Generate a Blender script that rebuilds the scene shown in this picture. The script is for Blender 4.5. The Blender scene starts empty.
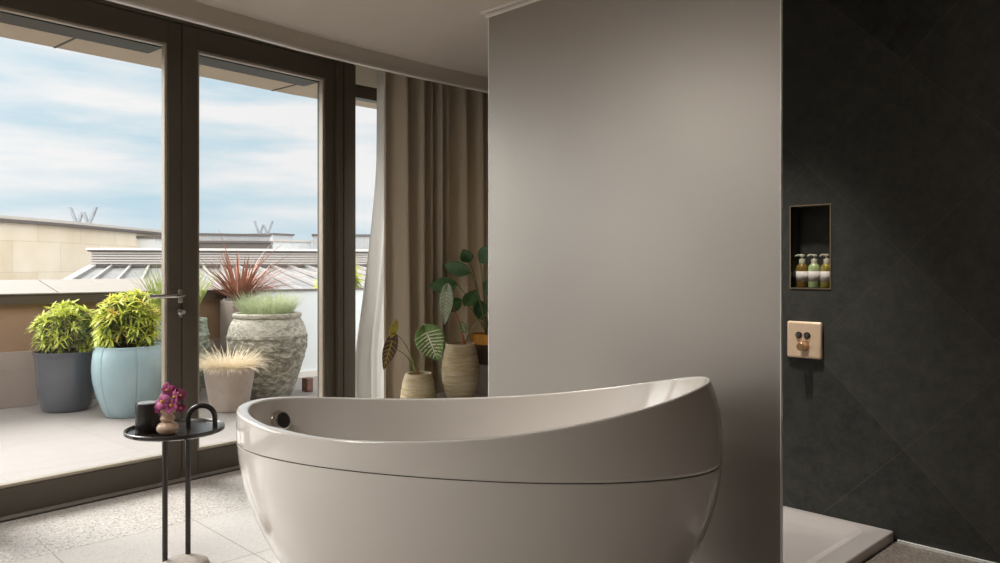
import bpy, math, random
from math import sin, cos, pi, sqrt, radians, atan2
from mathutils import Vector, Matrix
random.seed(7)
scene = bpy.context.scene
COL = scene.collection

# ------------------------------------------------------------------ camera (eye height 1.2 m, level)
FPX, HZ, EYE = 775.0, 266.0, 1.2
YAW = math.atan(755 / 775.0)
FX, FY = sin(YAW), cos(YAW)
RX, RY = cos(YAW), -sin(YAW)
cam_d = bpy.data.cameras.new('camera')
cam = bpy.data.objects.new('camera', cam_d)
COL.objects.link(cam)
cam.location = (0, 0, EYE)
cam.rotation_euler = (pi / 2, 0, -YAW)
cam_d.sensor_width = 36
cam_d.lens = FPX * 36 / 1000
cam_d.shift_y = -(281.5 - HZ) / 1000
cam_d.clip_end = 500
scene.camera = cam

def at(px, py, d):
    """point seen at px, py at depth d metres"""
    r = (px - 500) / FPX * d
    return Vector((FX * d + RX * r, FY * d + RY * r, EYE - (py - HZ) / FPX * d))

# ------------------------------------------------------------------ materials
def S(r, g, b):
    f = lambda c: (c / 255 / 12.92) if c / 255 <= 0.04045 else ((c / 255 + 0.055) / 1.055) ** 2.4
    return (f(r), f(g), f(b), 1)

class NT:
    def __init__(s, name):
        s.m = bpy.data.materials.new(name); s.m.use_nodes = True
        s.t = s.m.node_tree; s.n = s.t.nodes; s.l = s.t.links
        s.p = s.n['Principled BSDF']; s.out = s.n['Material Output']
    def add(s, typ, **kw):
        n = s.n.new(typ)
        for k, v in kw.items():
            if k.startswith('i_'):
                key = k[2:]; key = int(key) if key.isdigit() else key.replace('_', ' ')
                n.inputs[key].default_value = v
            else: setattr(n, k, v)
        return n
    def ln(s, a, b): s.l.new(a, b)
    def math(s, op, a, b=None):
        n = s.add('ShaderNodeMath', operation=op)
        for i, v in enumerate((a, b)):
            if v is None: continue
            if hasattr(v, 'is_linked'): s.ln(v, n.inputs[i])
            else: n.inputs[i].default_value = v
        return n.outputs[0]
    def coord(s, scale=(1, 1, 1), loc=(0, 0, 0), rot=(0, 0, 0)):
        tc = s.add('ShaderNodeTexCoord'); mp = s.add('ShaderNodeMapping')
        mp.inputs['Scale'].default_value = scale; mp.inputs['Location'].default_value = loc
        mp.inputs['Rotation'].default_value = rot
        s.ln(tc.outputs['Object'], mp.inputs[0]); return mp.outputs[0]
    def noise(s, vec, scale=5, detail=4, rough=.55):
        n = s.add('ShaderNodeTexNoise'); n.inputs['Scale'].default_value = scale
        n.inputs['Detail'].default_value = detail; n.inputs['Roughness'].default_value = rough
        s.ln(vec, n.inputs['Vector']); return n.outputs['Fac']
    def ramp(s, fac, stops):
        n = s.add('ShaderNodeValToRGB'); e = n.color_ramp.elements
        while len(e) > 1: e.remove(e[-1])
        e[0].position, e[0].color = stops[0]
        for p, c in stops[1:]:
            k = e.new(p); k.color = c
        s.ln(fac, n.inputs[0]); return n.outputs[0]
    def mix(s, fac, a, b, blend='MIX'):
        n = s.add('ShaderNodeMix', data_type='RGBA', blend_type=blend)
        for i, v in ((0, fac), (6, a), (7, b)):
            if hasattr(v, 'is_linked'): s.ln(v, n.inputs[i])
            else: n.inputs[i].default_value = v
        return n.outputs[2]
    def bump(s, h, strength=.3, dist=.01):
        n = s.add('ShaderNodeBump'); n.inputs['Strength'].default_value = strength
        n.inputs['Distance'].default_value = dist
        s.ln(h, n.inputs['Height']); s.ln(n.outputs[0], s.p.inputs['Normal'])

def mat(name, col, rough=.5, metal=0, var=.08, scale=12, stretch=(1, 1, 1), bump=0, coat=0, spec=.5, sheen=0, trans=0):
    t = NT(name)
    v = t.coord(stretch)
    f = t.noise(v, scale)
    lo = tuple(max(0, c * (1 - var)) for c in col[:3]) + (1,)
    hi = tuple(min(1, c * (1 + var)) for c in col[:3]) + (1,)
    t.ln(t.ramp(f, [(.3, lo), (.7, hi)]), t.p.inputs['Base Color'])
    t.p.inputs['Roughness'].default_value = rough
    t.p.inputs['Metallic'].default_value = metal
    t.p.inputs['Specular IOR Level'].default_value = spec
    if coat:
        t.p.inputs['Coat Weight'].default_value = coat; t.p.inputs['Coat Roughness'].default_value = .04
    if sheen: t.p.inputs['Sheen Weight'].default_value = sheen
    if bump: t.bump(f, bump, .01)
    if trans:
        tr = t.add('ShaderNodeBsdfTranslucent'); tr.inputs[0].default_value = hi
        mx = t.add('ShaderNodeMixShader'); mx.inputs[0].default_value = trans
        t.ln(t.p.outputs[0], mx.inputs[1]); t.ln(tr.outputs[0], mx.inputs[2]); t.ln(mx.outputs[0], t.out.inputs[0])
    return t.m

M = {}
M['frame'] = mat('bronze_frame', S(82, 74, 63), .42, .0, .05, 30)
M['bead'] = mat('bronze_bead', S(178, 167, 150), .35, .25, .05, 30)
M['rail_dark'] = mat('dark_gasket', S(38, 34, 31), .5)
M['sill'] = mat('threshold_metal', S(168, 160, 148), .35, .3, .05, 30)
M['ceil'] = mat('ceiling_paint', S(205, 194, 184), .8, 0, .02, 6)
M['wallpaint'] = mat('wall_paint', S(196, 184, 172), .8, 0, .03, 6)
M['brownwall'] = mat('taupe_wall_paint', S(112, 98, 86), .8, 0, .03, 6)
M['pelmet'] = mat('pelmet_paint', S(206, 197, 184), .6, 0, .02, 8)
M['white'] = mat('white_paint', S(225, 218, 210), .45, 0, .02, 8)
M['cream'] = mat('cream_paint', S(246, 240, 224), .7, 0, .02, 8)
M['tub'] = mat('white_acrylic', S(219, 213, 206), .13, 0, .01, 3, coat=.6)
M['chrome'] = mat('chrome', S(222, 220, 216), .16, 1, .02)
M['steel'] = mat('brushed_steel', S(190, 186, 180), .28, 1, .03)
M['knobdark'] = mat('dark_knob_face', S(62, 60, 58), .3, .6, .05)
M['tray'] = mat('white_ceramic', S(188, 181, 176), .25, 0, .01, 4, coat=.3)
M['gold'] = mat('brushed_gold', S(250, 222, 190), .4, .2, .03, 40)
M['golddark'] = mat('gold_knob', S(214, 174, 132), .25, .6, .03, 40)
M['niche'] = mat('champagne_trim', S(176, 158, 132), .35, .6, .04)
M['black'] = mat('black_steel', S(52, 47, 44), .26, .2, .05, 40)
M['blackcup'] = mat('black_glaze', S(42, 40, 39), .32, 0, .08, 40)
M['cuplid'] = mat('grey_wax', S(150, 150, 148), .4, 0, .04, 20)
M['base'] = mat('grey_stone', S(176, 166, 156), .5, 0, .12, 60)
M['vase'] = mat('peach_glaze', S(214, 184, 160), .3, 0, .06, 20, coat=.3)
M['orchid'] = mat('magenta_petal', S(164, 66, 120), .5, 0, .35, 45, trans=.25)
M['orchid_in'] = mat('yellow_throat', S(226, 176, 70), .5)
M['stem'] = mat('green_stem', S(128, 128, 74), .5, 0, .15, 30)
M['redstem'] = mat('red_stem', S(176, 96, 64), .5, 0, .2, 30)
M['soil'] = mat('soil', S(70, 56, 44), .95, 0, .4, 60, bump=.6)
M['drape'] = mat('taupe_drape', S(202, 190, 171), .85, 0, .07, 130, (1, 1, .06), .12, sheen=.25, trans=.32)
M['sheer'] = mat('white_sheer', S(236, 232, 226), .8, 0, .03, 80, (1, 1, .1), trans=.6)
M['bench'] = mat('pale_bench', S(205, 198, 190), .5, 0, .03)
M['plinth'] = mat('white_plinth', S(196, 186, 174), .6, 0, .03)
M['orangepot'] = mat('orange_glaze', S(216, 150, 48), .4, 0, .1, 30)
M['basket'] = mat('dark_wicker', S(84, 62, 48), .8, 0, .4, 90, (1, 1, 3), .5)
M['darkleaf'] = mat('dark_leaf', S(74, 108, 66), .38, 0, .3, 14)
M['aloc'] = mat('alocasia_leaf', S(112, 142, 78), .45, 0, .4, 26)
M['aloc_pale'] = mat('silver_leaf', S(176, 190, 164), .45, 0, .2, 30)
M['aloc_dark'] = mat('maroon_leaf', S(74, 52, 40), .5, 0, .3, 30)
M['aloc_yel'] = mat('yellowing_leaf', S(164, 150, 54), .5, 0, .25, 30)
M['vein'] = mat('pale_vein', S(232, 234, 206), .5, 0, .06, 30)
M['vein_y'] = mat('yellow_vein', S(180, 160, 66), .5, 0, .06, 30)
M['navy'] = mat('graphite_glaze', S(82, 84, 92), .22, 0, .12, 3, coat=.9)
M['blue'] = mat('pale_blue_glaze', S(158, 182, 188), .22, 0, .08, 6, coat=.6)
M['taupepot'] = mat('taupe_fibre', S(176, 160, 148), .75, 0, .06, 14)
M['planter'] = mat('grey_planter', S(138, 126, 116), .7, 0, .06, 14)
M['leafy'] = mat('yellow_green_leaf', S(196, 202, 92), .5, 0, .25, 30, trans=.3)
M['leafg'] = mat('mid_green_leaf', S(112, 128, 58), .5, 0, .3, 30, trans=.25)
M['leaft'] = mat('orange_tinged_leaf', S(212, 190, 96), .5, 0, .2, 30, trans=.3)
M['grassg'] = mat('green_blade', S(138, 150, 70), .6, 0, .3, 30, trans=.25)
M['grassp'] = mat('blue_green_blade', S(176, 184, 148), .6, 0, .2, 30, trans=.25)
M['straw'] = mat('straw_blade', S(230, 217, 192), .7, 0, .2, 40, trans=.25)
M['cordy'] = mat('russet_blade', S(136, 92, 74), .5, 0, .35, 26, trans=.15)
M['cordyp'] = mat('pink_edged_blade', S(156, 106, 86), .5, 0, .2, 26, trans=.15)
M['branch'] = mat('brown_branch', S(92, 72, 52), .8)
M['coping'] = mat('stone_coping', S(126, 118, 110), .7, 0, .04, 8)
M['band'] = mat('dark_fascia', S(74, 62, 52), .5, 0, .05)
M['bronzepanel'] = mat('bronze_cladding', S(148, 118, 94), .5, .15, .08, 3)
M['taupepanel'] = mat('taupe_cladding', S(150, 134, 124), .6, 0, .05, 4)
M['balus'] = mat('frosted_white_glass', S(222, 226, 226), .3, 0, .02, 4)
M['balcap'] = mat('grey_handrail', S(112, 104, 98), .4, .4)
M['brick'] = mat('red_brown_brick', S(128, 92, 80), .9, 0, .35, 60, bump=.5)
M['soffit'] = mat('beige_soffit', S(184, 168, 148), .7, 0, .04, 6)
M['letter'] = mat('letter_metal', S(146, 152, 158), .5, .2)
M['roofdark'] = mat('dark_coping', S(96, 88, 84), .6)
M['rooflight'] = mat('grey_flashing', S(186, 178, 170), .6)
M['louvre'] = mat('grey_louvre', S(192, 184, 178), .6, 0, .04)
M['hall'] = mat('grey_hall', S(170, 172, 176), .6, 0, .06, 6)
M['hallw'] = mat('white_hall', S(206, 206, 204), .6, 0, .04, 6)
M['bar'] = mat('glazing_bar', S(150, 146, 144), .5, .2)
M['ground'] = mat('city_ground', S(120, 116, 110), .9)
M['amber'] = mat('amber_liquid', S(122, 96, 42), .12, 0, .1, 20, coat=.5)
M['olive'] = mat('olive_liquid', S(142, 128, 52), .12, 0, .1, 20, coat=.5)
M['green'] = mat('pale_green_liquid', S(170, 188, 130), .15, 0, .05, 20, coat=.5)
M['pump'] = mat('ivory_pump', S(196, 196, 170), .3)
M['pumpw'] = mat('cream_pump', S(206, 196, 180), .3)
M['label'] = mat('paper_label', S(214, 208, 200), .6, 0, .02)
M['edge'] = mat('polished_glass_edge', S(250, 252, 248), .2, 0, .03)

def glass_mat(name, tint=(1, 1, 1, 1)):
    t = NT(name)
    tr = t.add('ShaderNodeBsdfTransparent'); gl = t.add('ShaderNodeBsdfGlossy')
    tc = t.coord(); f = t.noise(tc, 2)
    t.ln(t.ramp(f, [(0, tint), (1, tuple(c * .99 for c in tint[:3]) + (1,))]), tr.inputs[0])
    gl.inputs['Roughness'].default_value = 0.01
    fr = t.add('ShaderNodeFresnel'); fr.inputs[0].default_value = 1.3
    mx = t.add('ShaderNodeMixShader')
    t.ln(fr.outputs[0], mx.inputs[0]); t.ln(tr.outputs[0], mx.inputs[1]); t.ln(gl.outputs[0], mx.inputs[2])
    t.ln(mx.outputs[0], t.out.inputs[0]); return t.m
M['glass'] = glass_mat('clear_glass', (.97, .98, .98, 1))

def m_screen():
    t = NT('grey_frosted_glass')
    f = t.noise(t.coord(), 1.2, 2)
    t.ln(t.ramp(f, [(.3, S(176, 170, 163)), (.7, S(181, 175, 168))]), t.p.inputs['Base Color'])
    t.p.inputs['Roughness'].default_value = .42; t.p.inputs['Metallic'].default_value = .85
    tr = t.add('ShaderNodeBsdfTranslucent'); tr.inputs[0].default_value = S(200, 194, 186)
    mx = t.add('ShaderNodeMixShader'); mx.inputs[0].default_value = .09
    t.ln(t.p.outputs[0], mx.inputs[1]); t.ln(tr.outputs[0], mx.inputs[2]); t.ln(mx.outputs[0], t.out.inputs[0])
    return t.m
M['screen'] = m_screen()

def m_tile():
    t = NT('black_slate_tile')
    tc = t.add('ShaderNodeTexCoord'); sx = t.add('ShaderNodeSeparateXYZ'); t.ln(tc.outputs['Object'], sx.inputs[0])
    y, z = sx.outputs[1], sx.outputs[2]
    u = t.math('MULTIPLY', t.math('ADD', y, z), .70711)
    v = t.math('MULTIPLY', t.math('SUBTRACT', y, z), .70711)
    u = t.math('ADD', u, -1.121 + .595 * 10); v = t.math('ADD', v, -.55 + .595 * 10)
    cb = t.add('ShaderNodeCombineXYZ'); t.ln(u, cb.inputs[0]); t.ln(v, cb.inputs[1])
    br = t.add('ShaderNodeTexBrick'); br.offset = 0; br.squash = 1
    t.ln(cb.outputs[0], br.inputs['Vector'])
    br.inputs['Scale'].default_value = 1; br.inputs['Mortar Size'].default_value = .0016
    br.inputs['Mortar Smooth'].default_value = .1; br.inputs['Bias'].default_value = 0
    br.inputs['Brick Width'].default_value = .595; br.inputs['Row Height'].default_value = .595
    br.inputs['Color1'].default_value = S(48, 49, 46); br.inputs['Color2'].default_value = S(74, 75, 70)
    br.inputs['Mortar'].default_value = S(82, 80, 76)
    f = t.noise(t.coord((1, 1, 1)), 16, 10, .75)
    c = t.mix(.5, br.outputs['Color'], t.ramp(f, [(.3, S(38, 39, 37)), (.7, S(88, 88, 82))]))
    c = t.mix(t.math('MULTIPLY', br.outputs['Fac'], .6), c, S(88, 86, 82))
    t.ln(c, t.p.inputs['Base Color'])
    t.p.inputs['Roughness'].default_value = .5
    t.p.inputs['Specular IOR Level'].default_value = .35
    t.bump(f, .5, .006)
    return t.m
M['tile'] = m_tile()

def m_floor():
    t = NT('terrazzo_tile')
    tc = t.add('ShaderNodeTexCoord'); mp = t.add('ShaderNodeMapping')
    mp.inputs['Location'].default_value = (-.92 + 6, -3.63 + 12, 0)
    t.ln(tc.outputs['Object'], mp.inputs[0])
    br = t.add('ShaderNodeTexBrick'); br.offset = 0; br.squash = 1
    t.ln(mp.outputs[0], br.inputs['Vector'])
    br.inputs['Scale'].default_value = 1; br.inputs['Mortar Size'].default_value = .003
    br.inputs['Brick Width'].default_value = .6; br.inputs['Row Height'].default_value = .6
    br.inputs['Color1'].default_value = S(198, 194, 189); br.inputs['Color2'].default_value = S(205, 201, 197)
    br.inputs['Mortar'].default_value = S(150, 140, 130)
    sx = t.add('ShaderNodeSeparateXYZ'); t.ln(tc.outputs['Object'], sx.inputs[0])
    vo = t.add('ShaderNodeTexVoronoi'); vo.inputs['Scale'].default_value = 120; t.ln(tc.outputs['Object'], vo.inputs['Vector'])
    sp = t.add('ShaderNodeSeparateColor'); t.ln(vo.outputs['Color'], sp.inputs[0])
    chip = t.ramp(sp.outputs[0], [(0, S(120, 104, 92)), (.16, S(120, 104, 92)), (.17, S(186, 176, 166)), (.8, S(196, 187, 177)), (.82, S(232, 226, 218))])
    inside = t.math('LESS_THAN', vo.outputs['Distance'], .55)
    strip = t.math('MAXIMUM', t.math('GREATER_THAN', sx.outputs[1], 3.63), t.math('GREATER_THAN', sx.outputs[0], 2.72))
    amt = t.math('MULTIPLY', inside, t.math('ADD', t.math('MULTIPLY', strip, .6), .22))
    joint = t.math('MULTIPLY', br.outputs['Fac'], t.math('LESS_THAN', sx.outputs[1], 3.9))
    base = t.mix(joint, S(197, 192, 187), br.outputs['Color'])
    shade_zone = t.math('GREATER_THAN', sx.outputs[0], 2.72)  # shade by the black wall, put into the floor colour
    base = t.mix(shade_zone, base, S(128, 118, 108))
    chip = t.mix(t.math('MULTIPLY', shade_zone, .55), chip, S(92, 82, 74))
    c = t.mix(amt, base, chip)
    t.ln(c, t.p.inputs['Base Color']); t.p.inputs['Roughness'].default_value = .4
    return t.m
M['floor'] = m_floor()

def m_paving():
    t = NT('pale_stone_paving')
    tc = t.add('ShaderNodeTexCoord'); mp = t.add('ShaderNodeMapping')
    mp.inputs['Location'].default_value = (12.2, 6.1, 0); mp.inputs['Rotation'].default_value = (0, 0, radians(-4))
    t.ln(tc.outputs['Object'], mp.inputs[0])
    br = t.add('ShaderNodeTexBrick'); br.offset = 0
    t.ln(mp.outputs[0], br.inputs['Vector'])
    br.inputs['Scale'].default_value = 1; br.inputs['Mortar Size'].default_value = .003
    br.inputs['Brick Width'].default_value = .8; br.inputs['Row Height'].default_value = .8
    br.inputs['Color1'].default_value = S(136, 129, 124); br.inputs['Color2'].default_value = S(141, 134, 129)
    br.inputs['Mortar'].default_value = S(118, 111, 105)
    f = t.noise(t.coord((1, 3, 1)), 4, 6)
    c = t.mix(.25, br.outputs['Color'], t.ramp(f, [(.3, S(125, 118, 113)), (.7, S(150, 143, 138))]))
    t.ln(c, t.p.inputs['Base Color']); t.p.inputs['Roughness'].default_value = .6
    return t.m
M['paving'] = m_paving()

def m_limestone():
    t = NT('limestone_blocks')
    tc = t.add('ShaderNodeTexCoord'); sx = t.add('ShaderNodeSeparateXYZ'); t.ln(tc.outputs['Object'], sx.inputs[0])
    cb = t.add('ShaderNodeCombineXYZ'); t.ln(t.math('ADD', sx.outputs[0], 40), cb.inputs[0]); t.ln(t.math('ADD', sx.outputs[2], 10.4), cb.inputs[1])
    br = t.add('ShaderNodeTexBrick'); t.ln(cb.outputs[0], br.inputs['Vector'])
    br.inputs['Scale'].default_value = 1; br.inputs['Mortar Size'].default_value = .008
    br.inputs['Brick Width'].default_value = 1.3; br.inputs['Row Height'].default_value = .75
    br.inputs['Color1'].default_value = S(204, 186, 156); br.inputs['Color2'].default_value = S(222, 209, 190)
    br.inputs['Mortar'].default_value = S(186, 170, 150)
    f = t.noise(t.coord(), 1.5, 5)
    c = t.mix(.35, br.outputs['Color'], t.ramp(f, [(.3, S(196, 177, 148)), (.7, S(224, 213, 198))]))
    t.ln(c, t.p.inputs['Base Color']); t.p.inputs['Roughness'].default_value = .85
    return t.m
M['limestone'] = m_limestone()

def m_weathered(name, a, b, c, scale=14, zs=2.0):
    t = NT(name)
    f = t.noise(t.coord((1, 1, zs)), scale, 8, .75)
    g = t.noise(t.coord((1, 1, 1)), 3, 4)
    col = t.ramp(f, [(.38, a), (.5, b), (.6, c)])
    col = t.mix(t.ramp(g, [(.4, (0, 0, 0, 1)), (.65, (.5, .5, .5, 1))]), col, b)
    t.ln(col, t.p.inputs['Base Color']); t.p.inputs['Roughness'].default_value = .9
    t.bump(f, .8, .02); return t.m
M['urn'] = m_weathered('weathered_stone', S(84, 78, 68), S(148, 142, 128), S(204, 200, 186))
M['urntop'] = m_weathered('pale_weathered_stone', S(130, 124, 112), S(184, 178, 164), S(214, 208, 196), 20)
M['patina'] = m_weathered('green_patina', S(78, 94, 84), S(140, 152, 140), S(190, 194, 178), 10, 5)
M['potribs'] = m_weathered('straw_ribbed_clay', S(176, 150, 104), S(192, 176, 142), S(208, 196, 168), 5, 9)
def m_leafroof():
    t = NT('roof_glazing')
    f = t.noise(t.coord(), 1.1, 3)
    t.ln(t.ramp(f, [(.3, S(112, 113, 114)), (.7, S(146, 143, 139))]), t.p.inputs['Base Color'])
    t.p.inputs['Roughness'].default_value = .3; return t.m
M['roofglass'] = m_leafroof()

# ------------------------------------------------------------------ mesh builder
def wloc(o):
    v = Vector((0, 0, 0))
    while o is not None:
        v += o.location; o = o.parent
    return v

class MB:
    def __init__(s): s.v = []; s.f = []
    def add(s, vs, fs):
        k = len(s.v); s.v += [Vector(p) for p in vs]; s.f += [tuple(k + i for i in f) for f in fs]
    def hexa(s, c):   # 8 corners: bottom 4 ccw, top 4
        s.add(c, [(3, 2, 1, 0), (4, 5, 6, 7), (0, 1, 5, 4), (1, 2, 6, 5), (2, 3, 7, 6), (3, 0, 4, 7)])
    def box(s, x0, x1, y0, y1, z0, z1, fn=None):
        c = [(x0, y0, z0), (x1, y0, z0), (x1, y1, z0), (x0, y1, z0), (x0, y0, z1), (x1, y0, z1), (x1, y1, z1), (x0, y1, z1)]
        s.hexa([fn(*p) for p in c] if fn else c)
    def lathe(s, prof, c, n=48, cap=True, mod=None):
        cx, cy, cz = c; vs = []
        for r, z in prof:
            for i in range(n):
                a = 2 * pi * i / n; rr = r * (mod(a, z) if mod else 1)
                vs.append((cx + rr * cos(a), cy + rr * sin(a), cz + z))
        fs = []
        for j in range(len(prof) - 1):
            for i in range(n):
                k = (i + 1) % n; fs.append((j * n + i, j * n + k, j * n + n + k, j * n + n + i))
        if cap:
            fs.append(tuple(range(n - 1, -1, -1))); m = (len(prof) - 1) * n; fs.append(tuple(m + i for i in range(n)))
        s.add(vs, fs)
    def lathe_axis(s, prof, o, axis, n=32):
        """profile (r, t) turned about an axis direction from o"""
        a = Vector(axis).normalized(); u = a.orthogonal().normalized(); w = a.cross(u); o = Vector(o); vs = []
        for r, t in prof:
            for i in range(n):
                q = 2 * pi * i / n; vs.append(o + a * t + u * (r * cos(q)) + w * (r * sin(q)))
        fs = []
        for j in range(len(prof) - 1):
            for i in range(n):
                k = (i + 1) % n; fs.append((j * n + i, j * n + k, j * n + n + k, j * n + n + i))
        fs.append(tuple(range(n - 1, -1, -1))); m = (len(prof) - 1) * n; fs.append(tuple(m + i for i in range(n)))
        s.add(vs, fs)
    def tube(s, pts, r, n=12):
        pts = [Vector(p) for p in pts]; rs = r if isinstance(r, (list, tuple)) else [r] * len(pts)
        vs = []; prev = None
        for i, p in enumerate(pts):
            t = (pts[min(i + 1, len(pts) - 1)] - pts[max(i - 1, 0)]).normalized()
            u = t.orthogonal().normalized() if prev is None else (prev - t * prev.dot(t)).normalized()
            prev = u; w = t.cross(u)
            for k in range(n):
                a = 2 * pi * k / n; vs.append(p + u * (rs[i] * cos(a)) + w * (rs[i] * sin(a)))
        fs = []
        for j in range(len(pts) - 1):
            for i in range(n):
                k = (i + 1) % n; fs.append((j * n + i, j * n + k, j * n + n + k, j * n + n + i))
        fs.append(tuple(range(n - 1, -1, -1))); m = (len(pts) - 1) * n; fs.append(tuple(m + i for i in range(n)))
        s.add(vs, fs)
    def grid(s, rows):
        n = len(rows[0]); k = len(s.v)
        for r in rows: s.v += [Vector(p) for p in r]
        for j in range(len(rows) - 1):
            for i in range(n - 1): s.f.append((k + j * n + i, k + j * n + i + 1, k + (j + 1) * n + i + 1, k + (j + 1) * n + i))
    def blade(s, p, d, L, w, droop=.5, n=5, twist=None, prof=None):
        """arching leaf blade from p towards d"""
        p = Vector(p); d = Vector(d).normalized()
        side = d.cross(Vector((0, 0, 1)))
        if side.length < .05: side = Vector((cos(L * 99), sin(L * 99), 0))
        side.normalize()
        if twist: side = (Matrix.Rotation(twist, 3, d) @ side).normalized()
        rows = []; step = L / n; q = p.copy(); dd = d.copy()
        for i in range(n + 1):
            t = i / n
            ww = w * (prof(t) if prof else (1 - t ** 2) * (.55 + .9 * t if t < .5 else 1))
            up = side.cross(dd).normalized() * (ww * .18)
            rows.append([q - side * ww / 2 + up, q, q + side * ww / 2 + up])
            q = q + dd * step
            dd = (dd + Vector((0, 0, -1)) * droop / n).normalized()
        s.grid(rows)
    def build(s, name, m, parent=None, smooth=True, bevel=0, solid=0, sub=0, angle=40):
        off = wloc(parent) if parent else Vector((0, 0, 0))
        me = bpy.data.meshes.new(name)
        me.from_pydata([tuple(p - off) for p in s.v], [], s.f); me.validate(); me.update()
        if isinstance(m, str): m = M[m]
        me.materials.append(m)
        o = bpy.data.objects.new(name, me); COL.objects.link(o)
        if parent: o.parent = parent
        if smooth: me.shade_smooth()
        if solid:
            k = o.modifiers.new('solid', 'SOLIDIFY'); k.thickness = solid; k.offset = 0
        if bevel:
            k = o.modifiers.new('bevel', 'BEVEL'); k.width = bevel; k.segments = 2; k.limit_method = 'ANGLE'
        if sub:
            k = o.modifiers.new('sub', 'SUBSURF'); k.levels = sub; k.render_levels = sub
        if smooth:
            try: me.set_sharp_from_angle(angle=radians(angle))
            except Exception: pass
        return o

def root(name, loc):
    o = bpy.data.objects.new(name, None); COL.objects.link(o); o.location = loc; o.empty_display_size = .1
    return o
def tag(o, label=None, cat=None, group=None, kind=None):
    if label: o['label'] = label
    if cat: o['category'] = cat
    if group: o['group'] = group
    if kind: o['kind'] = kind
    return o
def struct(o, label, cat):
    return tag(o, label, cat, kind='structure')

# ------------------------------------------------------------------ window wall frame of reference
WB = Vector((1.48, 4.33)); WA = math.atan(.0955)
WD = Vector((cos(WA), sin(WA))); WN = Vector((-sin(WA), cos(WA)))
def wl(s, n, z):
    p = WB + WD * s + WN * n
    return Vector((p.x, p.y, z))
def s_at(px, n=0):
    a = (px - 500) / FPX; v = Vector((FX + RX * a, FY + RY * a)); b = WB + WN * n
    # v*d = b + WD*s
    det = v.x * -WD.y + WD.x * v.y
    d = (b.x * -WD.y + WD.x * b.y) / det
    p = v * d - b
    return p.dot(WD)
S_MEET = s_at(182)
S_L0 = s_at(163); S_R0 = s_at(198); S_R1 = s_at(322); S_R2 = s_at(335); S_J = s_at(353)
LEAF_L = S_MEET - (S_R2 - S_MEET)      # left edge of the left leaf
Z_RAIL, Z_TOP, Z_HEAD = .142, 2.435, 2.56
CEIL, RECESS = 2.5, 2.68

# ------------------------------------------------------------------ room shell
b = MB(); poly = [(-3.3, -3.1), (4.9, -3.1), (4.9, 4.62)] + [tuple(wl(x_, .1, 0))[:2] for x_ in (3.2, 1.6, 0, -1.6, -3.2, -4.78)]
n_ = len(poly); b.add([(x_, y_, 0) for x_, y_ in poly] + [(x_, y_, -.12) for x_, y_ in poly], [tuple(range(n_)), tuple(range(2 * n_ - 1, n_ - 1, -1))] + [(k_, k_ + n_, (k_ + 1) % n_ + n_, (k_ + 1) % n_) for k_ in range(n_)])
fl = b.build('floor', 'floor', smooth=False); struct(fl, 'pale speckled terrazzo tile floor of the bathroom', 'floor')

PEL = [(-3.2, 3.2), (-1.0, 3.478), (1.164, 3.748), (1.731, 3.815), (2.222, 3.883), (2.65, 3.912), (3.107, 3.923), (3.70, 3.914), (4.8, 3.90)]
b = MB()
for (xa, ya), (xb, yb) in zip(PEL[:-1], PEL[1:]):
    b.hexa([(xa, -3, CEIL), (xb, -3, CEIL), (xb, yb, CEIL), (xa, ya, CEIL), (xa, -3, CEIL + .25), (xb, -3, CEIL + .25), (xb, yb, CEIL + .25), (xa, ya, CEIL + .25)])
    b.hexa([(xa, ya + .02, RECESS), (xb, yb + .02, RECESS), (xb, yb + .95, RECESS), (xa, ya + .95, RECESS), (xa, ya + .02, RECESS + .07), (xb, yb + .02, RECESS + .07), (xb, yb + .95, RECESS + .07), (xa, ya + .95, RECESS + .07)])
ce = b.build('ceiling', 'ceil', smooth=False); struct(ce, 'plain warm white plaster ceiling above the bathtub', 'ceiling')
b = MB(); lip = MB()
for (xa, ya), (xb, yb) in zip(PEL[:-1], PEL[1:]):
    b.hexa([(xa, ya - .022, 2.412), (xb, yb - .022, 2.412), (xb, yb, 2.412), (xa, ya, 2.412), (xa, ya - .022, CEIL), (xb, yb - .022, CEIL), (xb, yb, RECESS), (xa, ya, RECESS)])
    lip.hexa([(xa, ya - .032, 2.4), (xb, yb - .032, 2.4), (xb, yb, 2.4), (xa, ya, 2.4), (xa, ya - .032, 2.412), (xb, yb - .032, 2.412), (xb, yb, 2.412), (xa, ya, 2.412)])
pe = b.build('trim_1', 'pelmet', smooth=False); struct(pe, 'long curved pale curtain pelmet below the ceiling', 'pelmet')
lip.build('pelmet_lip', 'white', pe, smooth=False)

def wallbox(name, x0, x1, y0, y1, m, label, z1=2.75):
    b = MB(); b.box(x0, x1, y0, y1, 0, z1)
    return struct(b.build(name, m, smooth=False), label, 'wall')
wallbox('wall_back', -3.3, 4.9, -3.1, -3.0, 'brownwall', 'dark taupe wall behind the viewer')
wallbox('wall_left', -3.3, -3.2, -3.0, 3.85, 'wallpaint', 'warm beige side wall on the left of the room')
wallbox('wall_right', 4.8, 4.9, -3.0, 4.6, 'wallpaint', 'beige wall beyond the shower and the drape')

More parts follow.
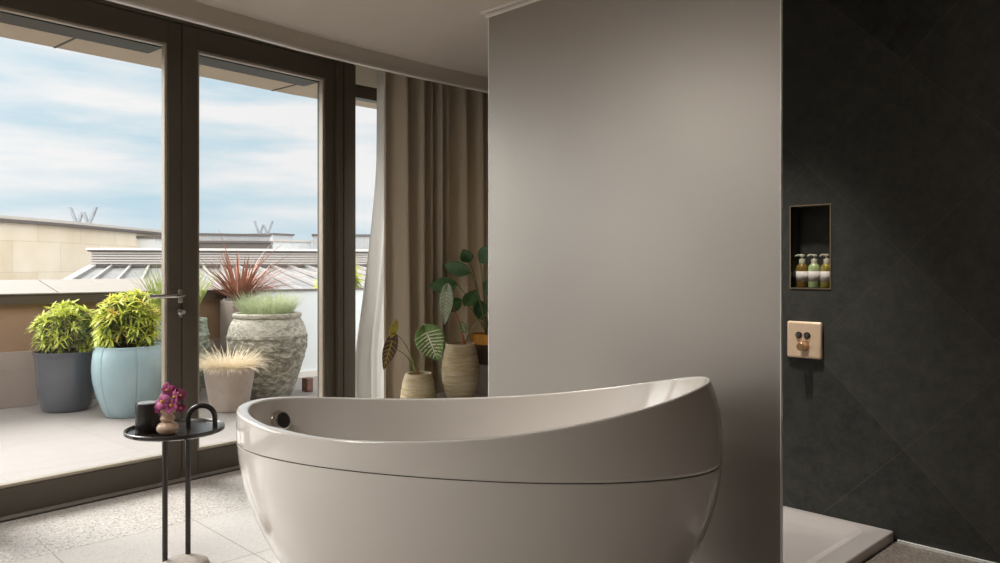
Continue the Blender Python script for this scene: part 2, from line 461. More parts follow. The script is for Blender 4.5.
# black shower wall with niche
NX, N_Y0, N_Y1, N_Z0, N_Z1 = 3.59, 1.50, 1.687, 1.097, 1.483
b = MB()
ys = [-3.0, N_Y0, N_Y1, 3.0]; zs = [0, N_Z0, N_Z1, 2.5]
for i in range(3):
    for j in range(3):
        if i == 1 and j == 1: continue
        b.add([(NX, ys[i], zs[j]), (NX, ys[i + 1], zs[j]), (NX, ys[i + 1], zs[j + 1]), (NX, ys[i], zs[j + 1])], [(3, 2, 1, 0)])
k = .10
b.add([(NX, N_Y0, N_Z0), (NX, N_Y1, N_Z0), (NX, N_Y1, N_Z1), (NX, N_Y0, N_Z1), (NX + k, N_Y0, N_Z0), (NX + k, N_Y1, N_Z0), (NX + k, N_Y1, N_Z1), (NX + k, N_Y0, N_Z1)],
      [(0, 4, 5, 1), (1, 5, 6, 2), (2, 6, 7, 3), (3, 7, 4, 0), (4, 7, 6, 5)])
b.add([(NX, 3.0, 0), (NX + .2, 3.0, 0), (NX + .2, 3.0, 2.5), (NX, 3.0, 2.5), (NX + .2, -3, 0), (NX + .2, -3, 2.5)], [(0, 1, 2, 3), (1, 4, 5, 2)])
sw = b.build('wall_shower', 'tile', smooth=False); struct(sw, 'black slate wall laid in diagonal square tiles', 'wall')
b = MB(); e = .005
b.box(NX - .004, NX + .02, N_Y0 - e, N_Y0, N_Z0 - e, N_Z1 + e); b.box(NX - .004, NX + .02, N_Y1, N_Y1 + e, N_Z0 - e, N_Z1 + e)
b.box(NX - .004, NX + .02, N_Y0, N_Y1, N_Z1, N_Z1 + e); b.box(NX - .004, NX + .02, N_Y0, N_Y1, N_Z0 - e, N_Z0)
b.build('niche_trim', 'niche', sw, smooth=False)
b = MB(); b.box(NX - .012, NX - .001, -3.0, 1.205, 0, .012)
struct(b.build('trim_2', 'edge', smooth=False), 'thin pale seal along the foot of the black wall', 'trim')

# ------------------------------------------------------------------ doors and windows
# surround: head and jambs
b = MB()
b.box(LEAF_L - .16, S_J, -.01, .14, Z_HEAD, RECESS, wl)
b.box(S_R2 + .004, S_J, -.03, .20, 0, Z_HEAD, wl)
b.box(LEAF_L - .16, LEAF_L - .004, -.03, .20, 0, Z_HEAD, wl)
tr = b.build('trim_3', 'frame', smooth=False, bevel=.004); struct(tr, 'dark bronze surround of the double terrace doors', 'door frame')
b = MB(); b.box(S_R2 + .045, S_R2 + .052, -.034, -.03, 0, Z_HEAD, wl); b.build('jamb_groove', 'rail_dark', tr, smooth=False)
b = MB(); b.box(-4.7, 3.4, -.035, .0, 0, .010, wl)
th = b.build('trim_4', 'sill', smooth=False); struct(th, 'slim metal threshold along the foot of the terrace doors', 'threshold')
b = MB(); b.box(-4.7, 3.4, -.05, -.035, 0, .004, wl); b.build('threshold_gap', 'rail_dark', th, smooth=False)

def leaf(name, s0, s1, gs0, gs1, label):
    b = MB(); t = .075
    b.box(s0, gs0, 0, t, .012, Z_HEAD - .004, wl); b.box(gs1, s1, 0, t, .012, Z_HEAD - .004, wl)
    b.box(gs0, gs1, 0, t, .012, Z_RAIL, wl); b.box(gs0, gs1, 0, t, Z_TOP, Z_HEAD - .004, wl)
    o = b.build(name, 'frame', smooth=False, bevel=.003); struct(o, label, 'door')
    g = MB(); g.box(gs0 + .0, gs1 - .0, .05, .062, Z_RAIL, Z_TOP, wl); g.build('glass_pane', 'glass', o, smooth=False)
    w = .016; d = MB()
    for (a, c, z0, z1) in ((gs0, gs0 + w, Z_RAIL, Z_TOP), (gs1 - w, gs1, Z_RAIL, Z_TOP), (gs0 + w, gs1 - w, Z_RAIL, Z_RAIL + w), (gs0 + w, gs1 - w, Z_TOP - w, Z_TOP)):
        d.box(a, c, .012, .05, z0, z1, wl)
    d.build('glazing_bead', 'bead', o, smooth=False, bevel=.003)
    q = MB(); q.box(gs0, gs1, .062, .24, Z_TOP - .018, Z_TOP, wl); q.box(gs0, gs0 + w, .062, .12, Z_RAIL, Z_TOP - .018, wl)
    q.build('outer_sash', 'rail_dark', o, smooth=False)
    return o
GM = s_at(168.5)
d1 = leaf('door_1', LEAF_L, S_MEET - .003, LEAF_L + (S_R2 - S_R1), GM, 'left bronze-framed glass terrace door carrying the lever handle')
d2 = leaf('door_2', S_MEET + .003, S_R2, S_R0, S_R1 + .03, 'right bronze-framed glass terrace door beside the urn')
# lever handle + cylinder on the left leaf
sh = s_at(180, 0)
zh = EYE - (295.5 - HZ) / FPX * 4.33
h = root('door_handle', wl(sh, 0, zh)); h.parent = d1
b = MB(); b.box(sh - .014, sh + .014, -.01, 0, zh - .042, zh + .034, wl); b.build('rose', 'steel', h, bevel=.006)
b = MB()
b.tube([wl(sh, 0, zh), wl(sh, -.045, zh), wl(sh - .012, -.055, zh), wl(sh - .06, -.058, zh), wl(sh - .2, -.058, zh + .001)], [.012, .012, .012, .012, .0105])
b.build('lever', 'chrome', h)
zc = EYE - (312 - HZ) / FPX * 4.33
h = root('lock_cylinder', wl(sh, 0, zc)); h.parent = d1
b = MB(); b.lathe_axis([(.017, 0), (.017, .009), (.013, .012)], wl(sh, 0, zc), -Vector((WN.x, WN.y, 0)), 24)
b.box(sh - .010, sh + .010, -.008, 0, zc - .032, zc, wl); b.build('escutcheon', 'steel', h)
b = MB(); b.lathe_axis([(.007, .010), (.007, .03), (.013, .03), (.013, .036)], wl(sh + .002, 0, zc), -Vector((WN.x, WN.y, 0)), 18); b.build('thumb_turn', 'chrome', h)

# fixed light right of the doors, following the curve of the front
P0 = wl(S_J, 0, 0); P0 = Vector((P0.x, P0.y))
def w2(s, n, z): return Vector((P0.x + s, P0.y + n + .004 * s, z))
def fixed(name, fn, s0, s1, label, head=2.44, muls=()):
    b = MB(); t = .08
    b.box(s0, s1, 0, t, 0, Z_RAIL - .03, fn); b.box(s0, s1, .0, t, 2.352, head, fn)
    for m in muls: b.box(m - .04, m + .04, 0, t, Z_RAIL - .03, 2.352, fn)
    o = b.build(name, 'frame', smooth=False, bevel=.003); struct(o, label, 'window')
    edges = [s0] + list(muls) + [s1]
    for a, c in zip(edges[:-1], edges[1:]):
        g = MB(); g.box(a, c, .04, .052, Z_RAIL - .03, 2.352, fn); g.build('glass_pane', 'glass', o, smooth=False)
    b = MB(); b.box(s0, s1, 0, .1, head, RECESS, fn); b.build('head_panel', 'cream', o, smooth=False)
    return o
fixed('window_1', w2, 0.0, 4.79 - P0.x, 'fixed glass light beside the doors, half behind the curtains', muls=(1.2,))
fixed('window_2', wl, -4.7, LEAF_L - .16, 'fixed glazing left of the terrace doors', muls=(-2.4, -3.6))

# roof overhang outside
b = MB()
b.box(-5.2, S_J, .14, .72, 2.47, 2.72, wl)
q = wl(S_J, .14, 0); q2 = wl(S_J, .72, 0)
b.hexa([(q.x, q.y, 2.47), (5.2, q.y + .02, 2.47), (5.2, q2.y + .02, 2.47), (q2.x, q2.y, 2.47), (q.x, q.y, 2.72), (5.2, q.y + .02, 2.72), (5.2, q2.y + .02, 2.72), (q2.x, q2.y, 2.72)])
ov = b.build('roof_overhang', 'soffit', smooth=False); struct(ov, 'beige panelled soffit over the terrace doors', 'overhang')
b = MB()
for s in (s_at(72, .45), s_at(293, .45), -2.4):
    b.box(s, s + .012, .15, .719, 2.466, 2.472, wl)
b.build('panel_joint', 'rail_dark', ov, smooth=False)

# ------------------------------------------------------------------ terrace
b = MB(); b.hexa([tuple(wl(-7, .1, -.1)), tuple(wl(7, .1, -.1)), (9, 9.6, -.1), (-7, 9.6, -.1), tuple(wl(-7, .1, -.004)), tuple(wl(7, .1, -.004)), (9, 9.6, -.004), (-7, 9.6, -.004)])
struct(b.build('terrace', 'paving', smooth=False), 'pale stone paving of the sunny roof terrace', 'terrace')
PA = Vector((-6.0, 8.03)); PB = Vector((3.44, 7.50)); PD = (PB - PA).normalized(); PN = Vector((-PD.y, PD.x)); PL = (PB - PA).length
def pw(s, n, z):
    p = PA + PD * s + PN * n; return Vector((p.x, p.y, z))
b = MB(); b.box(0, PL, .02, .8, 0, .9, pw); pr = b.build('parapet', 'bronzepanel', smooth=False)
struct(pr, 'low terrace parapet with bronze cladding and wide stone coping', 'parapet')
b = MB(); b.box(0, PL, 0, .05, 0, .47, pw); b.build('lower_cladding', 'taupepanel', pr, smooth=False)
b = MB(); b.box(0, PL + .02, -.03, .06, .875, .955, pw); b.build('fascia_band', 'band', pr, smooth=False)
b = MB(); s = 0; cuts = [0, 1.6, 3.3, 5.0, 6.45, 7.98, PL + .02]
for a, c in zip(cuts[:-1], cuts[1:]):
    a2, c2 = a + .006, c - .006
    b.hexa([pw(a2, -.04, .957), pw(c2, -.04, .957), pw(c2 - .0, .85, .957), pw(a2, .85, .957), pw(a2, -.04, .966), pw(c2, -.04, .966), pw(c2, .85, 1.07), pw(a2, .85, 1.07)])
b.build('coping', 'coping', pr, smooth=False)
b = MB(); b.box(.006, PL, 0, .8, .956, .962, pw); b.build('coping_joint', 'band', pr, smooth=False)

BA = Vector((3.47, 7.52)); BB = Vector((9.5, 7.2)); BD = (BB - BA).normalized(); BN = Vector((-BD.y, BD.x)); BL = (BB - BA).length
def bw(s, n, z):
    p = BA + BD * s + BN * n; return Vector((p.x, p.y, z))
r = root('balustrade', bw(0, 0, 0)); tag(r, 'white frosted glass balustrade behind the tall weathered urn', 'balustrade')
for i in range(4):
    s0 = BL * i / 4; s1 = BL * (i + 1) / 4
    b = MB(); b.box(s0 + .006, s1 - .006, .03, .05, .06, .93, bw); b.build('glass_panel', 'balus', r, smooth=False)
b = MB(); b.box(0, BL, .015, .065, .93, .952, bw); b.build('handrail', 'balcap', r, smooth=False)
b = MB(); b.box(0, BL, 0, .08, -.004, .06, bw); b.build('base_channel', 'white', r, smooth=False)

# ------------------------------------------------------------------ bathtub (egg shaped, slanted rim)
TX = dict(cx=1.9383, cy=2.1685, th=-1.0217, A=.9247, B=.4448, e=.0073, zc=.5996, Ct=.6336, Cb=.8607, q=2.1355, r0=.6394, r1=.0844, r2=.0922, r3=-.0084, zs=.5222, se=.9411)
def t_prof(z):
    t = (z - TX['zc']) / TX['Ct'] if z > TX['zc'] else (TX['zc'] - z) / TX['Cb']
    return sqrt(max(1 - min(abs(t), .999) ** TX['q'], .01))
def sgn(c, p): return math.copysign(abs(c) ** p, c)
def t_pt(ph, z, k):
    c = sgn(cos(ph), TX['se']); s = sgn(sin(ph), TX['se'])
    u = TX['A'] * c * k; v = TX['B'] * s * (1 + TX['e'] * c) * k
    return Vector((TX['cx'] + u * cos(TX['th']) - v * sin(TX['th']), TX['cy'] + u * sin(TX['th']) + v * cos(TX['th']), z))
def t_rim(ph):
    c = cos(ph); return TX['r0'] + TX['r1'] * c + TX['r2'] * c * c + TX['r3'] * c ** 3
tub = root('bathtub', (TX['cx'], TX['cy'], 0)); tag(tub, 'freestanding glossy white egg-shaped bathtub with one raised end', 'bathtub')
NP = 144; PH = [2 * pi * i / NP for i in range(NP + 1)]
def ring(f): return [f(p) for p in PH]
b = MB(); rows = []
for i in range(29):
    z = .012 + (TX['zs'] - .003 - .012) * i / 28
    rows.append(ring(lambda p: t_pt(p, z, t_prof(z))))
z = TX['zs'] - .003
rows.append(ring(lambda p: t_pt(p, z + .0015, t_prof(z) - .006)))
rows.insert(0, ring(lambda p: t_pt(p, .0, t_prof(.0) * .97))); rows.insert(0, ring(lambda p: t_pt(p, .0, .02)))
b.grid(rows); b.build('lower_shell', 'tub', tub, angle=60)
b = MB(); z0 = TX['zs'] - .001; b.grid([ring(lambda p: t_pt(p, z0 - .001, t_prof(z0) - .010)), ring(lambda p: t_pt(p, z0 + .004, t_prof(z0) - .0085))])
b.build('seam_line', 'rail_dark', tub)
def rimw(ph):
    c = cos(ph); return .052 - .038 * (c + 1) / 2        # width of the rim: wide at the foot
def inner_k(ph, t):
    """plan scale of the inner face, t 0 rim -> 1 floor of basin"""
    k0 = t_prof(t_rim(ph)) - rimw(ph) / (TX['A'] if abs(cos(ph)) > .7 else TX['A'] * .75)
    sl = .30 + .16 * (cos(ph) + 1) / 2
    return k0 * (1 - sl * t ** 1.5) if t < 1 else k0 * (1 - sl)
ZB = .15
def inner_pt(ph, t):
    zr = t_rim(ph) - .006
    return t_pt(ph, zr + (ZB - zr) * t, inner_k(ph, t))
b = MB(); rows = []
zs0 = TX['zs'] + .003
rows.append(ring(lambda p: t_pt(p, zs0 - .0015, t_prof(zs0) - .006)))
for i in range(21):
    t = i / 20
    rows.append(ring(lambda p: t_pt(p, zs0 + (t_rim(p) - .010 - zs0) * t, t_prof(zs0 + (t_rim(p) - .010 - zs0) * t))))
def rimpt(p, a):
    # rounded lip between outer face and inner face
    zr = t_rim(p); ko = t_prof(zr - .010); ki = inner_k(p, 0)
    return t_pt(p, zr - .010 + .010 * sin(a), (ko + ki) / 2 + (ko - ki) / 2 * sgn(cos(a), .55))
for i in range(1, 10):
    a = pi * i / 10; rows.append(ring(lambda p: rimpt(p, a)))
for i in range(0, 25):
    t = (i / 24) * .93 + .01; rows.append(ring(lambda p: inner_pt(p, t)))
for i in range(1, 9):
    a = pi / 2 * i / 8
    rows.append(ring(lambda p: t_pt(p, (t_rim(p) - .006) + (ZB - t_rim(p) + .006) * (.94 + .06 * sin(a)), inner_k(p, .94) * (1 - .25 * (1 - cos(a))))))
for k in (.5, .25, .02):
    rows.append(ring(lambda p: t_pt(p, ZB, inner_k(p, .94) * k)))
b.grid(rows); b.build('upper_shell', 'tub', tub, angle=75)
# overflow dial
OPH, OT = 2.94, .18
def ov_frame():
    p = inner_pt(OPH, OT); u = inner_pt(OPH + .02, OT) - inner_pt(OPH - .02, OT); v = inner_pt(OPH, OT + .02) - inner_pt(OPH, OT - .02)
    n = u.cross(v).normalized()
    c = Vector((TX['cx'], TX['cy'], p.z + .1))
    if n.dot(c - p) < 0: n = -n
    return p, n
p, n = ov_frame()
b = MB(); b.lathe_axis([(.046, -.004), (.046, .004), (.043, .008), (.039, .008), (.039, .024), (.037, .028), (.032, .029)], p, n, 40); kn = b.build('overflow_dial', 'chrome', tub)
b = MB(); b.lathe_axis([(.032, .027), (.032, .0295), (.010, .030)], p, n, 32); b.build('dial_face', 'knobdark', kn)

# ------------------------------------------------------------------ shower screen, tray, valve, bottles
SX, SY0, SY1 = 2.72, 1.315, 2.878
scr = root('shower_screen', (SX, SY0, 0)); tag(scr, 'tall grey frosted glass shower screen behind the bathtub', 'shower screen')
b = MB(); b.box(SX, SX + .012, SY0 + .004, SY1 - .004, .002, 2.478); b.build('glass_sheet', 'screen', scr, smooth=False)
b = MB(); b.box(SX - .0005, SX + .0125, SY0, SY0 + .004, .002, 2.478); b.build('polished_edge', 'edge', scr, smooth=False)
b = MB(); b.box(SX - .0005, SX + .0125, SY1 - .004, SY1, .002, 2.478); b.build('polished_edge', 'edge', scr, smooth=False)
b = MB(); b.box(SX - .012, SX + .024, SY0 - .03, SY1 + .012, 2.468, 2.482); b.box(SX - .03, SX + .042, SY0 - .03, SY1 + .03, 2.488, 2.5)
b.box(SX - .004, SX + .016, SY0 - .03, SY1 + .01, 2.482, 2.488)
b.build('ceiling_channel', 'white', scr, smooth=False, bevel=.002)

def m_tray():
    b = MB(); x0, x1, y0, y1 = 2.735, NX - .004, 1.222, 2.95; z = .045
    n = 10
    def rr(x0, x1, y0, y1, r, z):
        pts = []
        for (cx, cy, a0) in ((x1 - r, y1 - r, 0), (x0 + r, y1 - r, 90), (x0 + r, y0 + r, 180), (x1 - r, y0 + r, 270)):
            for i in range(n + 1):
                a = radians(a0 + 90 * i / n); pts.append((cx + r * cos(a), cy + r * sin(a), z))
        pts.append(pts[0]); return pts
    rows = [rr(x0, x1, y0, y1, .006, 0.0), rr(x0, x1, y0, y1, .006, z - .004), rr(x0 + .003, x1 - .003, y0 + .003, y1 - .003, .006, z),
            rr(x0 + .065, x1 - .045, y0 + .085, y1 - .065, .09, z), rr(x0 + .071, x1 - .05, y0 + .091, y1 - .07, .088, z - .003),
            rr(x0 + .12, x1 - .105, y0 + .15, y1 - .12, .075, z - .034), rr(x0 + .128, x1 - .113, y0 + .158, y1 - .128, .07, z - .037),
            rr(x0 + .42, x1 - .42, y0 + .8, y1 - .8, .02, z - .041)]
    b.grid(rows); f = len(rows) - 1; k = len(rows[0]); b.f.append(tuple(f * k + i for i in range(k - 1)))
    return b
tra = m_tray().build('shower_tray', 'tray', angle=30); tag(tra, 'low white shower tray against the black tiled wall', 'shower tray')

VY0, VY1, VZ0, VZ1 = 1.532, 1.698, .766, .938
val = root('shower_valve', (NX, (VY0 + VY1) / 2, (VZ0 + VZ1) / 2)); tag(val, 'square brushed gold shower control plate on black wall', 'shower control')
b = MB(); b.box(NX - .022, NX, VY0, VY1, VZ0, VZ1)
pl = b.build('plate', 'gold', val, bevel=0)
k = pl.modifiers.new('bevel', 'BEVEL'); k.width = .010; k.segments = 4
cy, cz = (VY0 + VY1) / 2, (VZ0 + VZ1) / 2
for y in (cy + .023, cy - .017):
    b = MB(); b.lathe_axis([(.0155, .0), (.0155, .004), (.012, .0055)], (NX - .022, y, cz + .022), (-1, 0, 0), 28); bt = b.build('button_ring', 'knobdark', val)
    b = MB(); b.lathe_axis([(.0095, .004), (.0095, .010), (.006, .011)], (NX - .022, y, cz + .022), (-1, 0, 0), 24); b.build('push_button', 'steel', bt)
b = MB(); b.lathe_axis([(.024, 0), (.024, .003), (.019, .004), (.019, .045), (.017, .047), (.004, .047)], (NX - .022, cy - .004, cz - .028), (-1, 0, 0), 36); b.build('dial', 'golddark', val)

def bottle(y, liquid, pump, label):
    x = NX + .045; r = root('pump_bottle', (x, y, N_Z0)); tag(r, label, 'bottle', 'pump bottles in the shower niche')
    w = .0275
    b = MB(); b.lathe([(.001, 0), (w * .93, 0), (w, .004), (w, .092), (w * .92, .102), (w * .62, .112), (w * .5, .116), (w * .5, .120)], (x, y, N_Z0), 32); b.build('bottle_body', liquid, r)
    b = MB(); b.lathe([(w * 1.012, .030), (w * 1.012, .078)], (x, y, N_Z0), 40, cap=False); b.build('paper_label', 'label', r, solid=.0004)
    b = MB(); b.lathe([(.0145, .114), (.0145, .134), (.012, .137), (.005, .138), (.005, .150)], (x, y, N_Z0), 24)
    b.lathe([(.0125, .149), (.0125, .156), (.010, .159)], (x, y, N_Z0), 24)
    b.tube([(x, y, N_Z0 + .154), (x - .018, y + .014, N_Z0 + .155), (x - .027, y + .021, N_Z0 + .150)], [.0055, .005, .004])
    b.build('pump_head', pump, r)
bottle(1.653, 'amber', 'pump', 'amber brown pump bottle, leftmost of three in the wall niche')
bottle(1.594, 'green', 'pump', 'pale green pump bottle, middle of three in the wall niche')
bottle(1.535, 'olive', 'pumpw', 'olive pump bottle with cream pump, rightmost in the wall niche')

# ------------------------------------------------------------------ side table with things on it
L1 = at(165, 0, 3.08); L2 = at(188, 0, 3.14); TC = at(175.3, 0, 3.115); TZ = .545; TR = .188
tbl = root('side_table', (TC.x, TC.y, 0)); tag(tbl, 'small round black metal side table with an arched carrying handle', 'side table')
bc = at(184.5, 0, 3.08)
b = MB(); b.lathe([(.001, 0), (.090, 0), (.094, .004), (.094, .012), (.088, .024), (.072, .032), (.045, .036), (.001, .037)], (bc.x, bc.y, 0), 56); b.build('weight_base', 'base', tbl)
b = MB(); b.lathe([(.001, TZ - .012), (TR - .012, TZ - .012), (TR, TZ - .006), (TR, TZ + .006), (TR - .004, TZ + .008), (TR - .008, TZ + .006), (TR - .012, TZ - .003), (.001, TZ - .003)], (TC.x, TC.y, 0), 72); b.build('tray_top', 'black', tbl)
b = MB(); b.tube([(L1.x, L1.y, .02), (L1.x, L1.y, TZ - .008)], .0105, 20); b.build('leg', 'black', tbl)
HE = at(215, 0, 3.175); dv = Vector((HE.x - L2.x, HE.y - L2.y, 0)); rad = dv.length / 2; dv.normalize()
b = MB(); b.tube([(L2.x, L2.y, .02), (L2.x, L2.y, TZ - .008)], .0105, 20); b.build('leg', 'black', tbl)
pts = [Vector((L2.x, L2.y, TZ - .006)), Vector((L2.x, L2.y, TZ + .035))]
for i in range(0, 21):
    a = pi - pi * i / 20; c = Vector((L2.x, L2.y, TZ + .035)) + dv * rad
    pts.append(c + dv * (rad * cos(a)) + Vector((0, 0, rad * sin(a))))
e = Vector((L2.x, L2.y, 0)) + dv * 2 * rad
pts += [Vector((e.x, e.y, TZ + .033)), Vector((e.x, e.y, TZ - .004))]
b = MB(); b.tube(pts, .0105, 18); b.build('arched_handle', 'black', tbl)

TT = TZ - .003
c = at(148, 0, 3.075)
cup = root('candle_jar', (c.x, c.y, TT)); tag(cup, 'black lidded candle jar standing on the small round table', 'candle')
b = MB(); b.lathe([(.001, 0), (.044, 0), (.047, .004), (.047, .112), (.0455, .115), (.043, .115), (.043, .105), (.001, .105)], (c.x, c.y, TT), 56, mod=lambda a, z: 1 + .006 * cos(a * 36)); b.build('jar', 'blackcup', cup)
b = MB(); b.lathe([(.001, .1045), (.038, .1045), (.038, .116), (.036, .118), (.001, .118)], (c.x, c.y, TT), 48); b.build('lid', 'cuplid', cup)

c = at(167.5, 0, 3.04)
vs = root('bud_vase', (c.x, c.y, TT)); tag(vs, 'peach bubble-shaped bud vase on the small round table', 'vase')
b = MB(); b.lathe([(.001, 0), (.022, 0), (.034, .006), (.041, .018), (.041, .028), (.034, .040), (.024, .046), (.021, .049), (.027, .054), (.0285, .061), (.024, .069), (.019, .073), (.022, .078), (.030, .086), (.0315, .093), (.029, .099), (.024, .101), (.021, .097), (.017, .08), (.014, .06), (.001, .05)], (c.x, c.y, TT), 48); b.build('vase_body', 'vase', vs)
orc = root('orchid_sprig', (c.x, c.y, TT + .06)); tag(orc, 'magenta orchid blooms standing in the peach bud vase', 'flower')
b = MB()
view = Vector((-FX, -FY, 0))
heads = []
for (px, py, dd, s) in ((168, 386, .0, .030), (176, 393, -.02, .030), (163, 398, -.03, .034), (172, 402, -.04, .032), (180, 391, .02, .026), (181, 404, -.01, .022), (160, 405, -.02, .022), (174, 388, .03, .026)):
    h = at(px, py + 4, 3.04 + dd); heads.append((h, s))
    b.tube([Vector((c.x, c.y, TT + .07)), Vector((c.x, c.y, TT + .10)).lerp(h, .45) + Vector((0, 0, .015)), h], [.0022, .002, .0016], 6)
b.build('stems', 'stem', orc)
rnd = random.Random(3)
for h, s in heads:
    n = (view + Vector((rnd.uniform(-.7, .7), rnd.uniform(-.7, .7), rnd.uniform(-.2, .6)))).normalized()
    u = n.orthogonal().normalized(); u = Matrix.Rotation(rnd.uniform(0, 6.28), 3, n) @ u
    b = MB()
    for k in range(5):
        d = Matrix.Rotation(k * 2 * pi / 5, 3, n) @ u
        side = n.cross(d).normalized(); rows = []
        wd = s * (1.15 if k in (1, 4) else .75); cupf = rnd.uniform(.1, .35)
        for i in range(6):
            t = i / 5; w = wd * sin(pi * min(t * .86 + .12, 1)) ** .8
            p = h + d * (s * 1.05 * t) + n * (s * cupf * t * (1.2 - t))
            rows.append([p - side * w / 2 + n * (.12 * w), p - n * .0, p + side * w / 2 + n * (.12 * w)])
        b.grid(rows)
    fl_ = b.build('bloom', 'orchid', orc, solid=.0008)
    b = MB(); b.lathe_axis([(.001, 0), (s * .16, .001), (s * .2, s * .15), (s * .1, s * .4), (.0005, s * .45)], h, n, 10); b.build('throat', 'orchid_in', fl_)

# ------------------------------------------------------------------ curtains
def curtain(name, m, x0, x1, y_of, ztop, folds, label, lean=None, solid=.003, amp=.05, seed=1):
    """folds: list of fold widths along the run, gathered sheet from z=.01 to ztop"""
    rn = random.Random(seed); prof = []; x = x0; sg = 1
    ctrl = []
    while x < x1:
        w = folds[len(ctrl) % len(folds)] * rn.uniform(.85, 1.15)
        ctrl.append((x, w, sg * amp * rn.uniform(.7, 1.2), rn.uniform(-.02, .02))); x += w; sg = -sg
    rows = []; NZ = 26
    for j in range(NZ + 1):
        t = j / NZ; z = .012 + (ztop - .012) * t; row = []
        for (cx_, w, a, dr) in ctrl:
            for i in range(10):
                q = i / 10; xx = cx_ + w * q
                grow = .75 + .25 * (1 - t)
                yy = y_of(xx) + a * sin(pi * q) * grow
                xs = xx + dr * (1 - t) * 1.2 * sin(pi * q)
                if lean: xs += lean(q_run := (xx - x0) / (x1 - x0), t)
                row.append((xs, yy, z))
        rows.append(row)
    b = MB(); b.grid(rows); o = b.build(name, m, angle=180, solid=solid)
    return tag(o, label, 'curtain')
YC = lambda x: 4.13 + .01 * (x - 3)
curtain('drape', 'drape', 2.985, 4.6, YC, 2.62, [.08, .07, .08, .07, .04, .034, .036, .04, .032, .036], 'heavy taupe pleated drape hanging behind the potted plants', amp=.08, seed=5)
def sl(q, t):
    f = 1 - q; u = max(0, (.72 - t) / .72)
    return -.16 * f * (min(1, u * 1.5) ** 1.3)
curtain('sheer_curtain', 'sheer', 3.03, 3.55, lambda x: 4.29, 2.62, [.035, .045, .03, .04], 'white translucent sheer curtain at the edge of the glass', lean=sl, solid=0, amp=.022, seed=2)

# ------------------------------------------------------------------ bench and indoor plants
BZ = .35
b = MB(); b.box(2.88, 4.0, 3.55, 4.0, BZ - .05, BZ); bn = b.build('plant_bench', 'bench', smooth=False, bevel=.004); tag(bn, 'low pale bench carrying the potted plants by the drape', 'bench')
for x in (2.92, 3.92):
    b = MB(); b.box(x - .02, x + .02, 3.6, 3.95, 0, BZ - .05); b.build('leg', 'bench', bn, smooth=False)
b = MB(); b.box(3.475, 3.76, 3.62, 3.90, BZ, .549); pln = b.build('plant_plinth', 'plinth', smooth=False, bevel=.004); tag(pln, 'small off-white block raising the orange pot on the bench', 'plinth')

def pot_lathe(prof, c, m, rt, name='pot', mod=None, inner=.012, soil=.03, n=64):
    b = MB(); r, z = prof[-1]
    pr = [(.001, 0)] + prof + [(r - inner, z - .001), (r - inner * 1.3, z - soil - .01), (.001, z - soil - .012)]
    b.lathe(pr, c, n, mod=mod, cap=False); o = b.build(name, m, rt)
    s = MB(); s.lathe([(.001, z - soil - .002), (r - inner * 1.25, z - soil - .004)], c, 40, cap=False); s.build('soil', 'soil', rt)
    return o

def bigleaf(rt, base, axis, side, L, W, lm, vm, shape='arrow', nv=6, curl=.12, name='leaf'):
    """leaf blade of length L from base along axis; veins as a sub-part lying on its face"""
    base = Vector(base); ax = Vector(axis).normalized(); sd = Vector(side); sd = (sd - ax * sd.dot(ax)).normalized(); nm = ax.cross(sd).normalized()
    if nm.y > 0: nm = -nm
    def wdt(t):
        if shape == 'arrow':
            return W / 2 * (sin(pi * min(1, t ** .72)) ** .75) * (1.12 - .35 * t) if t > 0 else 0
        return W / 2 * sin(pi * t ** .85) ** .85
    def P(t, u): # u in -1..1
        w = wdt(t); back = 0
        if shape == 'arrow': back = -.18 * L * max(0, 1 - t / .35) * abs(u) ** 1.5 * (1 if t > 0.001 else 1)
        return base + ax * (L * t + back) + sd * (w * u) - nm * (curl * L * (t - .3) ** 2) + nm * (.10 * W * (u * u) - .012 * W * (cos(u * 9 + t * 30)))
    b = MB(); N = 16; b.grid([[P(i / N, (j - 4) / 4) for j in range(9)] for i in range(N + 1)])
    lf = b.build(name, lm, rt, solid=.0012, angle=180)
    v = MB(); off = nm * .0022
    def vein(pts, w0, w1):
        rows = []
        for i, p in enumerate(pts):
            t = i / (len(pts) - 1); w = w0 + (w1 - w0) * t
            d = (pts[min(i + 1, len(pts) - 1)] - pts[max(0, i - 1)]).normalized(); s_ = d.cross(nm).normalized()
            rows.append([p - s_ * w + off, p + s_ * w + off])
        v.grid(rows)
    vein([P(i / 12, 0) for i in range(1, 13)], .0045 * W / .13, .001)
    for i in range(nv):
        t0 = .08 + .78 * i / nv
        for sg in (-1, 1):
            vein([P(min(.99, t0 + .14 * k / 6), sg * .97 * k / 6) for k in range(7)], .0032 * W / .13, .0014 * W / .13)
    if vm: v.build('leaf_veins', vm, lf, solid=.0006)
    return lf

RV = Vector((RX, RY, 0)); UP = Vector((0, 0, 1)); FV = Vector((FX, FY, 0))
def dirpx(dx, dy, dz=0): return (RV * dx - UP * dy + FV * dz).normalized()
def stalk(rt, pts, r, m, name='leaf_stalk'):
    b = MB(); b.tube(pts, r, 8); return b.build(name, m, rt)
def bez(a, c, d, n=10):
    a, c, d = Vector(a), Vector(c), Vector(d)
    return [a * (1 - t) ** 2 + c * 2 * t * (1 - t) + d * t * t for t in [i / n for i in range(n + 1)]]

